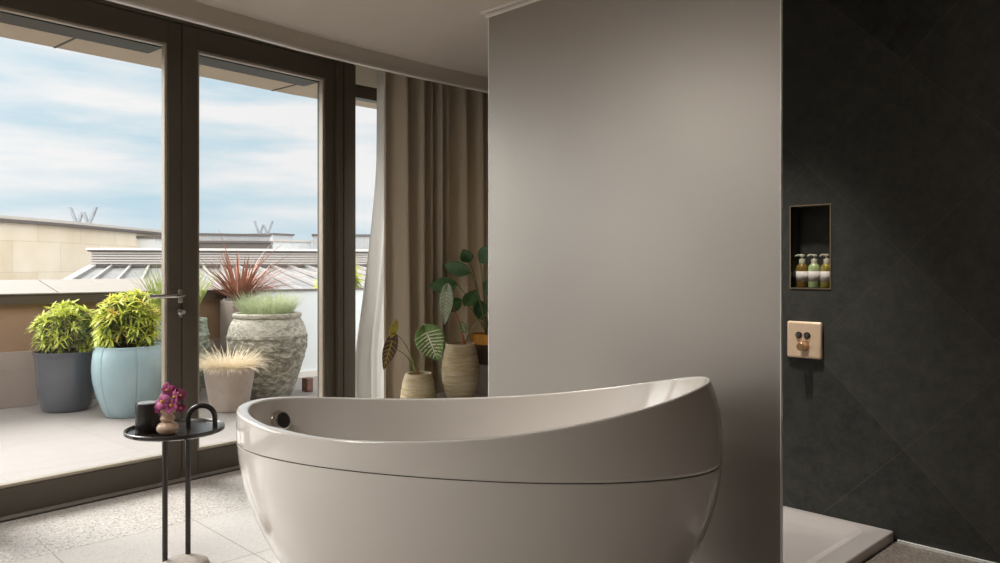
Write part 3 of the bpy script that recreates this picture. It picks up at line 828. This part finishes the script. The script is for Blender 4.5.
# small pot with two patterned leaves
c = at(418.5, 0, 4.80); c.z = BZ
pl1 = root('potted_alocasia', c); tag(pl1, 'small straw-coloured pot holding one maroon and one veined leaf', 'potted plant')
pot_lathe([(.102, 0), (.110, .006), (.113, .03), (.108, .08), (.096, .14), (.084, .175), (.080, .187)], c, 'potribs', pl1)
D = 4.80
b0 = at(417, 378, D)
stalk(pl1, bez(b0 + UP * -.02, at(419, 360, D), at(428, 347, D - .06)), [.006, .0055, .005, .005, .004, .004, .004, .004, .003, .003, .003], 'stem')
bigleaf(pl1, at(425.5, 330, D - .07), dirpx(.42, 1, -.05), dirpx(1, -.38, .25), .205, .185, 'aloc', 'vein', nv=8)
stalk(pl1, bez(b0 + UP * -.02, at(411, 342, D), at(393, 332, D - .02), 12), [.006, .006, .005, .005, .004, .004, .004, .004, .003, .003, .003, .003, .003], 'stem')
stalk(pl1, bez(b0 + UP * -.02, at(412, 352, D), at(391, 348, D + .02), 12), [.006, .006, .005, .005, .004, .004, .004, .004, .003, .003, .003, .003, .003], 'stem')
bigleaf(pl1, at(393, 338, D - .02), dirpx(-.30, 1, .0), dirpx(1, .35, .3), .205, .085, 'aloc_dark', 'vein_y', nv=6)
bigleaf(pl1, at(390.5, 338, D - .03), dirpx(.34, -1, .05), dirpx(1, .3, .5), .125, .050, 'aloc_yel', 'vein_y', nv=4, shape='oval')
for (dx, h_) in ((-.012, .085), (.012, .07), (0, .1)):
    b = MB(); b.blade(b0 + RV * dx - UP * .03, UP + RV * dx * 9, h_, .02, 0, 4); b.build('stem_sheath', 'redstem', pl1, solid=.002)

# tall pot with a silver leaf
c = at(460.5, 0, 4.95); c.z = BZ
pl2 = root('potted_alocasia', c); tag(pl2, 'tall barrel-shaped straw pot with an upright silver veined leaf', 'potted plant')
pot_lathe([(.074, 0), (.080, .004), (.100, .05), (.117, .12), (.122, .18), (.116, .25), (.104, .31), (.094, .345), (.096, .357)], c, 'potribs', pl2)
D = 4.95; b0 = at(463.5, 346, D)
stalk(pl2, bez(b0 - UP * .02, at(463, 318, D), at(447, 300, D - .05), 12), [.005, .005, .005, .005, .004, .004, .004, .004, .003, .003, .003, .003, .003], 'redstem')
bigleaf(pl2, at(447, 289, D - .06), dirpx(-.06, 1, -.1), dirpx(1, .05, .35), .225, .088, 'aloc_pale', 'vein', nv=8, curl=.05)
bigleaf(pl2, at(465, 333, D - .02), dirpx(-.3, -1, -.2), dirpx(1, -.2, .4), .085, .05, 'aloc', 'vein', nv=4, shape='oval')
stalk(pl2, bez(b0 - UP * .02, at(469, 325, D), at(487, 314, D + .05), 10), [.005, .005, .004, .004, .004, .004, .004, .003, .003, .003, .003], 'stem')
b = MB(); b.tube([b0 - UP * .03, b0 + UP * .03, b0 + UP * .07], [.010, .009, .004], 8); b.build('stem_sheath', 'redstem', pl2)

# orange pot with big glossy leaves
c = Vector((3.57, 3.76, .549))
pl3 = root('potted_rubber_plant', c); tag(pl3, 'orange-rimmed dark pot with big glossy green leaves behind the screen', 'potted plant')
pot_lathe([(.085, 0), (.092, .01), (.104, .08), (.112, .135)], c, 'basket', pl3, 'basket_body', soil=.02)
b = MB(); b.lathe([(.110, .130), (.120, .136), (.126, .19), (.124, .20), (.116, .20), (.112, .15), (.001, .149)], c, 56, cap=False); b.build('orange_rim', 'orangepot', pl3)
D = 5.2; base = c + UP * .16
tips = [(457, 284, .0, (-1, .1), .165, .10), (478, 300, -.05, (.2, 1), .12, .09), (471, 272, -.02, (-1, -.25), .17, .085), (484, 283, -.08, (.8, .3), .17, .12), (480, 262, .02, (.7, -.7), .15, .10),
        (462, 300, .04, (-.9, .5), .13, .08), (490, 300, .05, (1, .2), .18, .11), (470, 262, .06, (-.5, -.9), .09, .08), (497, 272, .02, (1, -.3), .2, .12), (488, 318, .06, (.7, .7), .15, .1), (476, 290, -.1, (-.4, .6), .13, .1)]
for i, (px, py, dz, ax, L_, W_) in enumerate(tips):
    p = at(px, py, D + dz)
    stalk(pl3, bez(base + Vector((.02 * cos(i * 2.1), .02 * sin(i * 2.1), -.02)), base.lerp(p, .55) + UP * .06, p, 10), .0035, 'stem')
    bigleaf(pl3, p, dirpx(ax[0], ax[1], random.uniform(-.5, .3)), dirpx(-ax[1], ax[0], random.uniform(-.5, .5)), L_ * 1.15, W_ * 1.2, 'darkleaf', None, shape='oval', curl=.3)

# ------------------------------------------------------------------ terrace pots
def pot_root(name, px, d, label):
    c = at(px, 0, d); c.z = -.004
    r = root(name, c); tag(r, label, 'potted plant'); return c, r

def bush(rt, c, z0, R_, H, n, seed, tips_mat, inner_mat, third, L=.085, flat=1.0):
    rn = random.Random(seed); A = MB(); B = MB(); C_ = MB(); st = MB()
    o = Vector((c.x, c.y, z0))
    for i in range(n):
        a = rn.uniform(0, 2 * pi); ph = math.acos(rn.uniform(-.6, 1)); rr = rn.uniform(.55, 1) ** .6
        d = Vector((cos(a) * sin(ph), sin(a) * sin(ph), cos(ph)))
        p = o + Vector((d.x * R_ * rr, d.y * R_ * rr, H * .42 + d.z * H * .56 * rr))
        p.x += rn.uniform(-.02, .02); p.z += rn.uniform(-.02, .02)
        if rr > .8 and i % 2 == 0: st.tube([o + Vector((d.x * .03, d.y * .03, -.03)), o.lerp(p, .5) + Vector((0, 0, -.03)), p], [.006, .004, .003], 5)
        outd = (d + Vector((0, 0, .7))).normalized()
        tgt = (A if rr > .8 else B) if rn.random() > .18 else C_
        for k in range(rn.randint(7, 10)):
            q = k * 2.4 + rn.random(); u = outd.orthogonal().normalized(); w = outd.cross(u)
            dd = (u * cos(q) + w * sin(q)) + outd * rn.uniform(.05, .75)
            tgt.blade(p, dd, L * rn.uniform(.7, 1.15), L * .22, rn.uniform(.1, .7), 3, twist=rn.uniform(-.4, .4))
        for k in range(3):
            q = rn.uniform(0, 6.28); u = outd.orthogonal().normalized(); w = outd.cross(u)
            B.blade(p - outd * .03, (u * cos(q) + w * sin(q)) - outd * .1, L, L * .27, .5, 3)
    st.build('branches', 'branch', rt)
    B.build('inner_leaves', inner_mat, rt); A.build('tip_leaves', tips_mat, rt); C_.build('tinged_leaves', third, rt)

def grass(rt, c, z0, r0, n, L, w, spread, droop, m, seed, name='grass_tuft', lean=(0, 0), lmin=.6):
    rn = random.Random(seed); b = MB()
    for i in range(n):
        a = rn.uniform(0, 2 * pi); r = r0 * sqrt(rn.random())
        p = Vector((c.x + r * cos(a), c.y + r * sin(a), z0))
        a2 = a + rn.uniform(-.6, .6); s = spread * rn.uniform(.15, 1)
        d = Vector((cos(a2) * s + lean[0], sin(a2) * s + lean[1], 1))
        b.blade(p, d, L * rn.uniform(lmin, 1.1), w * rn.uniform(.7, 1.2), droop * rn.uniform(.5, 1.3), 6)
    return b.build(name, m, rt)

# graphite pot
c, r = pot_root('potted_shrub', 66.5, 6.5, 'yellow-green leafy shrub in a dark graphite glazed pot')
pot_lathe([(.168, 0), (.178, .008), (.198, .05), (.216, .14), (.224, .26), (.230, .36), (.237, .43), (.247, .475), (.253, .485), (.253, .497)], c, 'navy', r)
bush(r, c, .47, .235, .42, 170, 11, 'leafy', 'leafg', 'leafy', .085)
# pale blue ribbed pot
c, r = pot_root('potted_shrub', 129, 6.28, 'yellow and orange tinged shrub in a pale blue ribbed pot')
pot_lathe([(.168, 0), (.178, .008), (.205, .07), (.242, .17), (.266, .28), (.274, .37), (.271, .45), (.262, .515), (.250, .545), (.252, .56), (.243, .565)], c, 'blue', r,
          n=256, mod=lambda a, z: 1 - .028 * max(0, cos((a + 1.658) * 6)) ** 160)
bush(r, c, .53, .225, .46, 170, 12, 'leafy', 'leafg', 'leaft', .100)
# green patina urn with arching grass
c, r = pot_root('potted_grass', 176, 7.0, 'green arching grass in a banded verdigris urn behind the doors')
pot_lathe([(.19, 0), (.22, .1), (.262, .28), (.286, .42), (.288, .5), (.282, .56), (.288, .565), (.288, .585), (.280, .59), (.268, .65), (.262, .70), (.268, .715), (.262, .728)], c, 'patina', r)
grass(r, c, .70, .15, 240, .56, .014, .55, .8, 'grassg', 21)
# taupe pot with straw grass
c, r = pot_root('potted_grass', 229.5, 6.5, 'straw blond feathery grass in a smooth taupe pot')
pot_lathe([(.142, 0), (.150, .006), (.168, .10), (.190, .23), (.204, .325), (.211, .345), (.209, .355)], c, 'taupepot', r)
grass(r, c, .33, .16, 1300, .27, .006, 1.9, 1.35, 'straw', 22, lmin=.45)
# large weathered urn
c, r = pot_root('potted_grass', 267.5, 7.15, 'blue-green tufted grass in the largest weathered stone urn')
pot_lathe([(0.203, 0), (0.213, .01), (0.241, .08), (0.288, .22), (0.323, .34), (0.333, .355), (0.338, .40), (0.348, .43), (0.357, .455), (0.359, .53), (0.355, .545), (0.363, .55), (0.361, .565), (0.352, .58)], c, 'urn', r, 'urn_body', soil=.002)
b = MB(); b.lathe([(0.351, .58), (0.342, .63), (0.319, .69), (0.295, .722), (0.287, .73), (0.301, .736), (0.308, .75), (0.306, .766), (0.295, .774), (0.280, .770), (0.272, .74), (0.001, .74)], c, 64, cap=False); b.build('urn_shoulder', 'urntop', r)
grass(r, c, .735, .22, 1000, .26, .006, .7, .9, 'grassp', 23)
# cordyline in square planter
c = Vector((3.50, 7.27, -.004)); r = root('potted_cordyline', c); tag(r, 'russet spiky cordyline in a tall grey planter behind the urn', 'potted plant')
b = MB(); h_ = .86
for (x0, x1, y0, y1) in ((-.14, .14, -.14, -.12), (-.14, .14, .12, .14), (-.14, -.12, -.12, .12), (.12, .14, -.12, .12)): b.box(c.x + x0, c.x + x1, c.y + y0, c.y + y1, -.004, h_)
b.build('planter_box', 'planter', r, smooth=False, bevel=.004)
b = MB(); b.box(c.x - .12, c.x + .12, c.y - .12, c.y + .12, .78, .82); b.build('soil', 'soil', r, smooth=False)
b = MB(); b.tube([(c.x, c.y, .8), (c.x, c.y, .96)], [.03, .02]); b.build('trunk', 'branch', r)
grass(r, c, .84, .05, 110, .58, .026, 1.7, .5, 'cordy', 31, 'spiky_leaves', lmin=.5, lean=(.1, 0))
grass(r, c, .88, .05, 60, .80, .020, 2.0, .75, 'cordyp', 32, 'edge_leaves', lean=(.8, 0))
# brick on the terrace
p = at(307.5, 390, 7.45); b = MB(); b.box(p.x - .034, p.x + .034, p.y - .05, p.y + .05, -.004, .125)
tag(b.build('brick', 'brick', bevel=.006), 'small red-brown block on the paving right of the urn', 'brick')
# shrub beyond the balustrade
c = at(338, 0, 9.4); c.z = -.004; r = root('garden_shrub', c); tag(r, 'lime green shrub peeping over the white balustrade', 'shrub')
b = MB(); b.lathe([(.001, 0), (.16, 0), (.2, .36), (.2, .38), (.18, .38), (.001, .34)], c, 40); b.build('pot', 'planter', r)
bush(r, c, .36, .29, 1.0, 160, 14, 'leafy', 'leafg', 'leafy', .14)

# ------------------------------------------------------------------ city beyond
b = MB(); b.box(-150, 200, 9.7, 300, -9, -8.8); struct(b.build('ground', 'ground', smooth=False), 'distant street level beyond the terrace', 'ground')
# curved limestone building
ctrl = [(-200, 13.5), (-110, 15.2), (0, 18), (60, 20), (110, 22.5), (166, 26), (190, 28)]
pts = [at(px, 0, d) for px, d in ctrl]
def cr(pts, n=6):
    out = []
    P = [pts[0] * 2 - pts[1]] + pts + [pts[-1] * 2 - pts[-2]]
    for i in range(1, len(P) - 2):
        for k in range(n):
            t = k / n; a, b_, c_, d_ = P[i - 1], P[i], P[i + 1], P[i + 2]
            out.append(.5 * ((2 * b_) + (c_ - a) * t + (2 * a - 5 * b_ + 4 * c_ - d_) * t * t + (3 * b_ - a - 3 * c_ + d_) * t ** 3))
    out.append(pts[-1]); return out
C2 = cr(pts); r = root('limestone_building', (C2[12].x, C2[12].y, -8.8)); tag(r, 'curved beige limestone building with dark coping on the left', 'building')
def strip(z0, z1, t0, t1, m, name, z1b=None):
    b = MB(); rows = [[], [], [], []]
    for i, p in enumerate(C2):
        d = (C2[min(i + 1, len(C2) - 1)] - C2[max(i - 1, 0)]); d.z = 0; d.normalize(); n = Vector((-d.y, d.x, 0))
        for k, (o, z) in enumerate(((t0, z0), (t0, z1), (t1, z1), (t1, z0))): rows[k].append((p.x + n.x * o, p.y + n.y * o, z))
    rows.append(rows[0]); b.grid(rows)
    b.f.append((0, len(C2), 2 * len(C2), 3 * len(C2))); e = len(C2) - 1
    b.f.append((e, len(C2) + e, 2 * len(C2) + e, 3 * len(C2) + e))
    return b.build(name, m, r, angle=30)
strip(-8.8, 2.22, 0, 4, 'limestone', 'wall'); strip(2.22, 2.30, -.12, 4, 'roofdark', 'coping'); strip(2.30, 2.38, -.04, 3.9, 'rooflight', 'flashing')
# glazed hall roof with louvre band
TL, TR_ = at(93, 0, 15.5), at(430, 0, 17.5); BL_, BR = at(38, 0, 11), at(610, 0, 12.5)
for v, z in ((TL, 1.17), (TR_, 1.17), (BL_, .72), (BR, .72)): v.z = z
r = root('glazed_hall', (TL.x, TL.y, -8.8)); tag(r, 'low hall with sloping glazed roof and grey louvre band', 'building')
dn = Vector((0, 0, -.12))
b = MB(); b.hexa([BL_ + dn, BR + dn, TR_ + dn, TL + dn, BL_, BR, TR_, TL]); b.build('glazed_roof', 'roofglass', r, smooth=False)
b = MB(); z8 = lambda v: Vector((v.x, v.y, -8.8))
b.hexa([z8(BL_), z8(BR), z8(TR_), z8(TL), BL_ + dn * 1.05, BR + dn * 1.05, TR_ + dn * 1.05, TL + dn * 1.05]); b.build('hall_body', 'hall', r, smooth=False)
b = MB()
for i in range(21):
    t = i / 20; a = TL.lerp(TR_, t); c_ = BL_.lerp(BR, t); w = .02 if i else .07
    u = (TR_ - TL).normalized() * w
    b.hexa([c_ - u, c_ + u, a + u, a - u, c_ - u + UP * .06, c_ + u + UP * .06, a + u + UP * .06, a - u + UP * .06])
b.build('glazing_bars', 'bar', r, smooth=False)
lu = (TR_ - TL); lu.z = 0; LL = lu.length; lu.normalize(); ln_ = Vector((-lu.y, lu.x, 0))
def lv(s, n, z): return Vector((TL.x, TL.y, 0)) + lu * s + ln_ * n + UP * z
b = MB(); b.box(-.05, LL, .1, 2.5, 1.1, 1.50, lv); b.build('band_wall', 'louvre', r, smooth=False)
b = MB()
for k in range(5): b.box(-.05, LL, .02, .1, 1.24 + k * .052, 1.272 + k * .052, lv)
b.build('louvre_slats', 'louvre', r, smooth=False)
b = MB(); b.box(-.1, LL, -.03, 2.5, 1.185, 1.215, lv); b.box(-.1, LL, -.02, 2.5, 1.49, 1.52, lv); b.build('dark_flashing', 'roofdark', r, smooth=False)
b = MB(); b.box(-.12, LL, -.05, 2.5, 1.52, 1.565, lv); b.build('roof_edge', 'white', r, smooth=False)
# far halls
def hall(name, px0, px1, d0, y0, y1, m, label, cap=True, ribs=0):
    a, c_ = at(px0, y0, d0), at(px1, y0, d0 + 1.2); z1 = a.z; z0 = -8.8
    u = c_ - a; u.z = 0; L_ = u.length; u.normalize(); n = Vector((-u.y, u.x, 0))
    fn = lambda s, k, z: Vector((a.x, a.y, 0)) + u * s + n * k + UP * z
    r = root(name, (a.x, a.y, -8.8)); tag(r, label, 'building')
    b = MB(); b.box(0, L_, 0, 3, z0, z1 - .06, fn); b.build('wall', m, r, smooth=False)
    b = MB(); b.box(-.05, L_ + .05, -.06, 3.1, z1 - .06, z1 + .02, fn); b.build('roof_edge', 'roofdark' if cap else 'rooflight', r, smooth=False)
    if ribs:
        b = MB()
        for k in range(ribs): b.box(L_ * (k + .3) / ribs, L_ * (k + .5) / ribs, -.03, 0, z0, z1 - .08, fn)
        b.build('cladding_ribs', 'rooflight', r, smooth=False)
hall('far_hall', 196, 270, 30, 233.5, 248, 'hall', 'far grey ribbed hall under the right rooftop letter', ribs=30)
hall('far_hall', 273, 311, 33, 240, 248, 'hallw', 'far pale low hall right of the rooftop letter', cap=False)
hall('far_hall', 273, 293, 38, 233.5, 240, 'hall', 'far hall with a dark roof edge seen above the pale one')
hall('far_hall', 313, 480, 31, 234.5, 248, 'hall', 'far ribbed hall seen beyond the right door jamb', ribs=40)
hall('roof_hut', 266.5, 271.5, 29, 241.5, 248, 'roofdark', 'tiny dark rooftop hut at the corner of the far hall')
hall('roof_hut', 155, 176, 24, 236.5, 246, 'hallw', 'small pale rooftop hut left of the meeting doors')
# rooftop letters W
def letter(px, d, y0, y1, w, label, zb):
    c_ = at(px, (y0 + y1) / 2, d); H_ = (y1 - y0) / FPX * d; W_ = w / FPX * d
    z0 = zb; q = at(px, y1, d); o = root('rooftop_letter', (q.x, q.y, zb)); tag(o, label, 'letter sign', 'letter signs on the far roofs')
    b = MB()
    def bar(x0, h0, x1, h1, t):
        p0 = c_ + RV * (x0 * W_); p0.z = z0 + h0 * H_; p1 = c_ + RV * (x1 * W_); p1.z = z0 + h1 * H_
        u = RV * t * W_; k = FV * .05
        b.hexa([p0 - u - k, p0 + u - k, p0 + u + k, p0 - u + k, p1 - u - k, p1 + u - k, p1 + u + k, p1 - u + k])
    for s in (-1, 1):
        bar(.24 * s, 0, .5 * s, 1, .05)
        bar(.20 * s, 0, .02 * s, .72, .045)
    b.build('letter_strokes', 'letter', o, smooth=False)
letter(83, 22.0, 209, 226, 26, 'pale letter W standing above the curved limestone roof', 2.385)
letter(263.5, 31.5, 219.5, 233, 18, 'pale letter W standing on the far grey hall roof', at(196, 233.5, 30).z + .025)

# ------------------------------------------------------------------ light
w = bpy.data.worlds.new('world'); scene.world = w; w.use_nodes = True
nt = w.node_tree; N = nt.nodes; Lk = nt.links; bg = N['Background']
def wn(t, **k):
    n = N.new(t)
    for a, v in k.items(): setattr(n, a, v)
    return n
tc = wn('ShaderNodeTexCoord'); sx = wn('ShaderNodeSeparateXYZ'); Lk.new(tc.outputs['Generated'], sx.inputs[0])
mp = wn('ShaderNodeMapping'); mp.inputs['Scale'].default_value = (1.1, 1.1, 6.5); mp.inputs['Location'].default_value = (2.3, 0.4, .35)
Lk.new(tc.outputs['Generated'], mp.inputs[0])
nz = wn('ShaderNodeTexNoise'); nz.inputs['Scale'].default_value = 2.1; nz.inputs['Detail'].default_value = 7; nz.inputs['Roughness'].default_value = .55
Lk.new(mp.outputs[0], nz.inputs['Vector'])
cr_ = wn('ShaderNodeValToRGB'); cr_.color_ramp.elements[0].position = .38; cr_.color_ramp.elements[1].position = .58
Lk.new(nz.outputs['Fac'], cr_.inputs[0])
sky = wn('ShaderNodeValToRGB'); e = sky.color_ramp.elements
e[0].position = 0; e[0].color = S(216, 226, 232); e[1].position = .35; e[1].color = S(170, 204, 222)
k = e.new(.10); k.color = S(182, 212, 226); k = e.new(.2); k.color = S(170, 206, 224)
Lk.new(sx.outputs[2], sky.inputs[0])
mx = wn('ShaderNodeMix', data_type='RGBA'); Lk.new(cr_.outputs[0], mx.inputs[0]); Lk.new(sky.outputs[0], mx.inputs[6]); mx.inputs[7].default_value = S(240, 238, 238)
# brighter, whiter zenith as under high thin cloud
zr = wn('ShaderNodeMapRange'); zr.inputs['From Min'].default_value = .36; zr.inputs['From Max'].default_value = .75; zr.inputs['To Min'].default_value = 0; zr.inputs['To Max'].default_value = 1
Lk.new(sx.outputs[2], zr.inputs[0])
m2 = wn('ShaderNodeMix', data_type='RGBA'); Lk.new(zr.outputs[0], m2.inputs[0]); Lk.new(mx.outputs[2], m2.inputs[6]); m2.inputs[7].default_value = (.9, .95, 1.0, 1)
nv = wn('ShaderNodeVectorMath', operation='NORMALIZE'); Lk.new(tc.outputs['Generated'], nv.inputs[0])
dt = wn('ShaderNodeVectorMath', operation='DOT_PRODUCT'); Lk.new(nv.outputs[0], dt.inputs[0])
GAZ, GEL = radians(-50), radians(27)
dt.inputs[1].default_value = (cos(GEL) * sin(GAZ), cos(GEL) * cos(GAZ), sin(GEL))
ac = wn('ShaderNodeMath', operation='ARCCOSINE'); Lk.new(dt.outputs['Value'], ac.inputs[0])
sq = wn('ShaderNodeMath', operation='POWER'); Lk.new(ac.outputs[0], sq.inputs[0]); sq.inputs[1].default_value = 2
ng = wn('ShaderNodeMath', operation='MULTIPLY'); Lk.new(sq.outputs[0], ng.inputs[0]); ng.inputs[1].default_value = -1 / (2 * radians(20) ** 2)
ex = wn('ShaderNodeMath', operation='EXPONENT'); Lk.new(ng.outputs[0], ex.inputs[0])
gl = wn('ShaderNodeVectorMath', operation='SCALE'); gl.inputs[0].default_value = (5.0, 4.85, 4.6); Lk.new(ex.outputs[0], gl.inputs[3])
# bright white sky on the side behind the building
d2_ = wn('ShaderNodeVectorMath', operation='DOT_PRODUCT'); Lk.new(nv.outputs[0], d2_.inputs[0]); d2_.inputs[1].default_value = (-.12, -.75, .65)
mr = wn('ShaderNodeMapRange', interpolation_type='SMOOTHSTEP'); mr.inputs['From Min'].default_value = .35; mr.inputs['From Max'].default_value = 1; mr.inputs['To Max'].default_value = 2.6; Lk.new(d2_.outputs['Value'], mr.inputs[0])
g2 = wn('ShaderNodeVectorMath', operation='SCALE'); g2.inputs[0].default_value = (1, .97, .93); Lk.new(mr.outputs[0], g2.inputs[3])
a2 = wn('ShaderNodeVectorMath', operation='ADD'); Lk.new(m2.outputs[2], a2.inputs[0]); Lk.new(g2.outputs[0], a2.inputs[1])
ad = wn('ShaderNodeVectorMath', operation='ADD'); Lk.new(a2.outputs[0], ad.inputs[0]); Lk.new(gl.outputs[0], ad.inputs[1])
Lk.new(ad.outputs[0], bg.inputs[0]); bg.inputs[1].default_value = .66

def sun(az, el, e_, ang, col):
    d = bpy.data.lights.new('sun', 'SUN'); d.energy = e_; d.angle = radians(ang); d.color = col
    o = bpy.data.objects.new('sun', d); COL.objects.link(o)
    v = Vector((cos(radians(el)) * sin(radians(az)), cos(radians(el)) * cos(radians(az)), sin(radians(el))))
    o.rotation_euler = v.to_track_quat('Z', 'Y').to_euler()
sun(-20, 40, 5.2, 34, (1, .965, .93))
def fill_area(x, y, size, power, col=(1, .965, .925)):
    d = bpy.data.lights.new('fill_light', 'AREA'); d.shape = 'DISK'; d.size = size; d.energy = power; d.color = col
    o = bpy.data.objects.new('fill_light', d); COL.objects.link(o); o.location = (x, y, 2.47)
for x, y, e_ in ((.1, 3.0, 13), (-1.4, 3.0, 10)): fill_area(x, y, .6, e_)  # unseen lights under the ceiling, added to fill the room
def spot(x, y, power, half, blend=1.0, aim=None, soft=.06):
    d = bpy.data.lights.new('unseen_spot', 'SPOT'); d.energy = power; d.spot_size = radians(half * 2); d.spot_blend = blend; d.shadow_soft_size = soft; d.color = (1, .94, .88)
    o = bpy.data.objects.new('unseen_spot', d); COL.objects.link(o); o.location = (x, y, 2.48)
    if aim: o.rotation_euler = (Vector((x, y, 2.48)) - Vector(aim)).to_track_quat('Z', 'Y').to_euler()
spot(3.02, 1.72, 90, 38)    # in the shower
spot(1.5, 2.9, 85, 22, aim=(2.72, 1.62, .38), soft=.3)   # added spot, aimed to brighten the lower screen and the tub's raised end

scene.view_settings.view_transform = 'Standard'; scene.view_settings.look = 'None'
scene.view_settings.exposure = 0.76; scene.view_settings.gamma = 1; scene.view_settings.use_curve_mapping = False
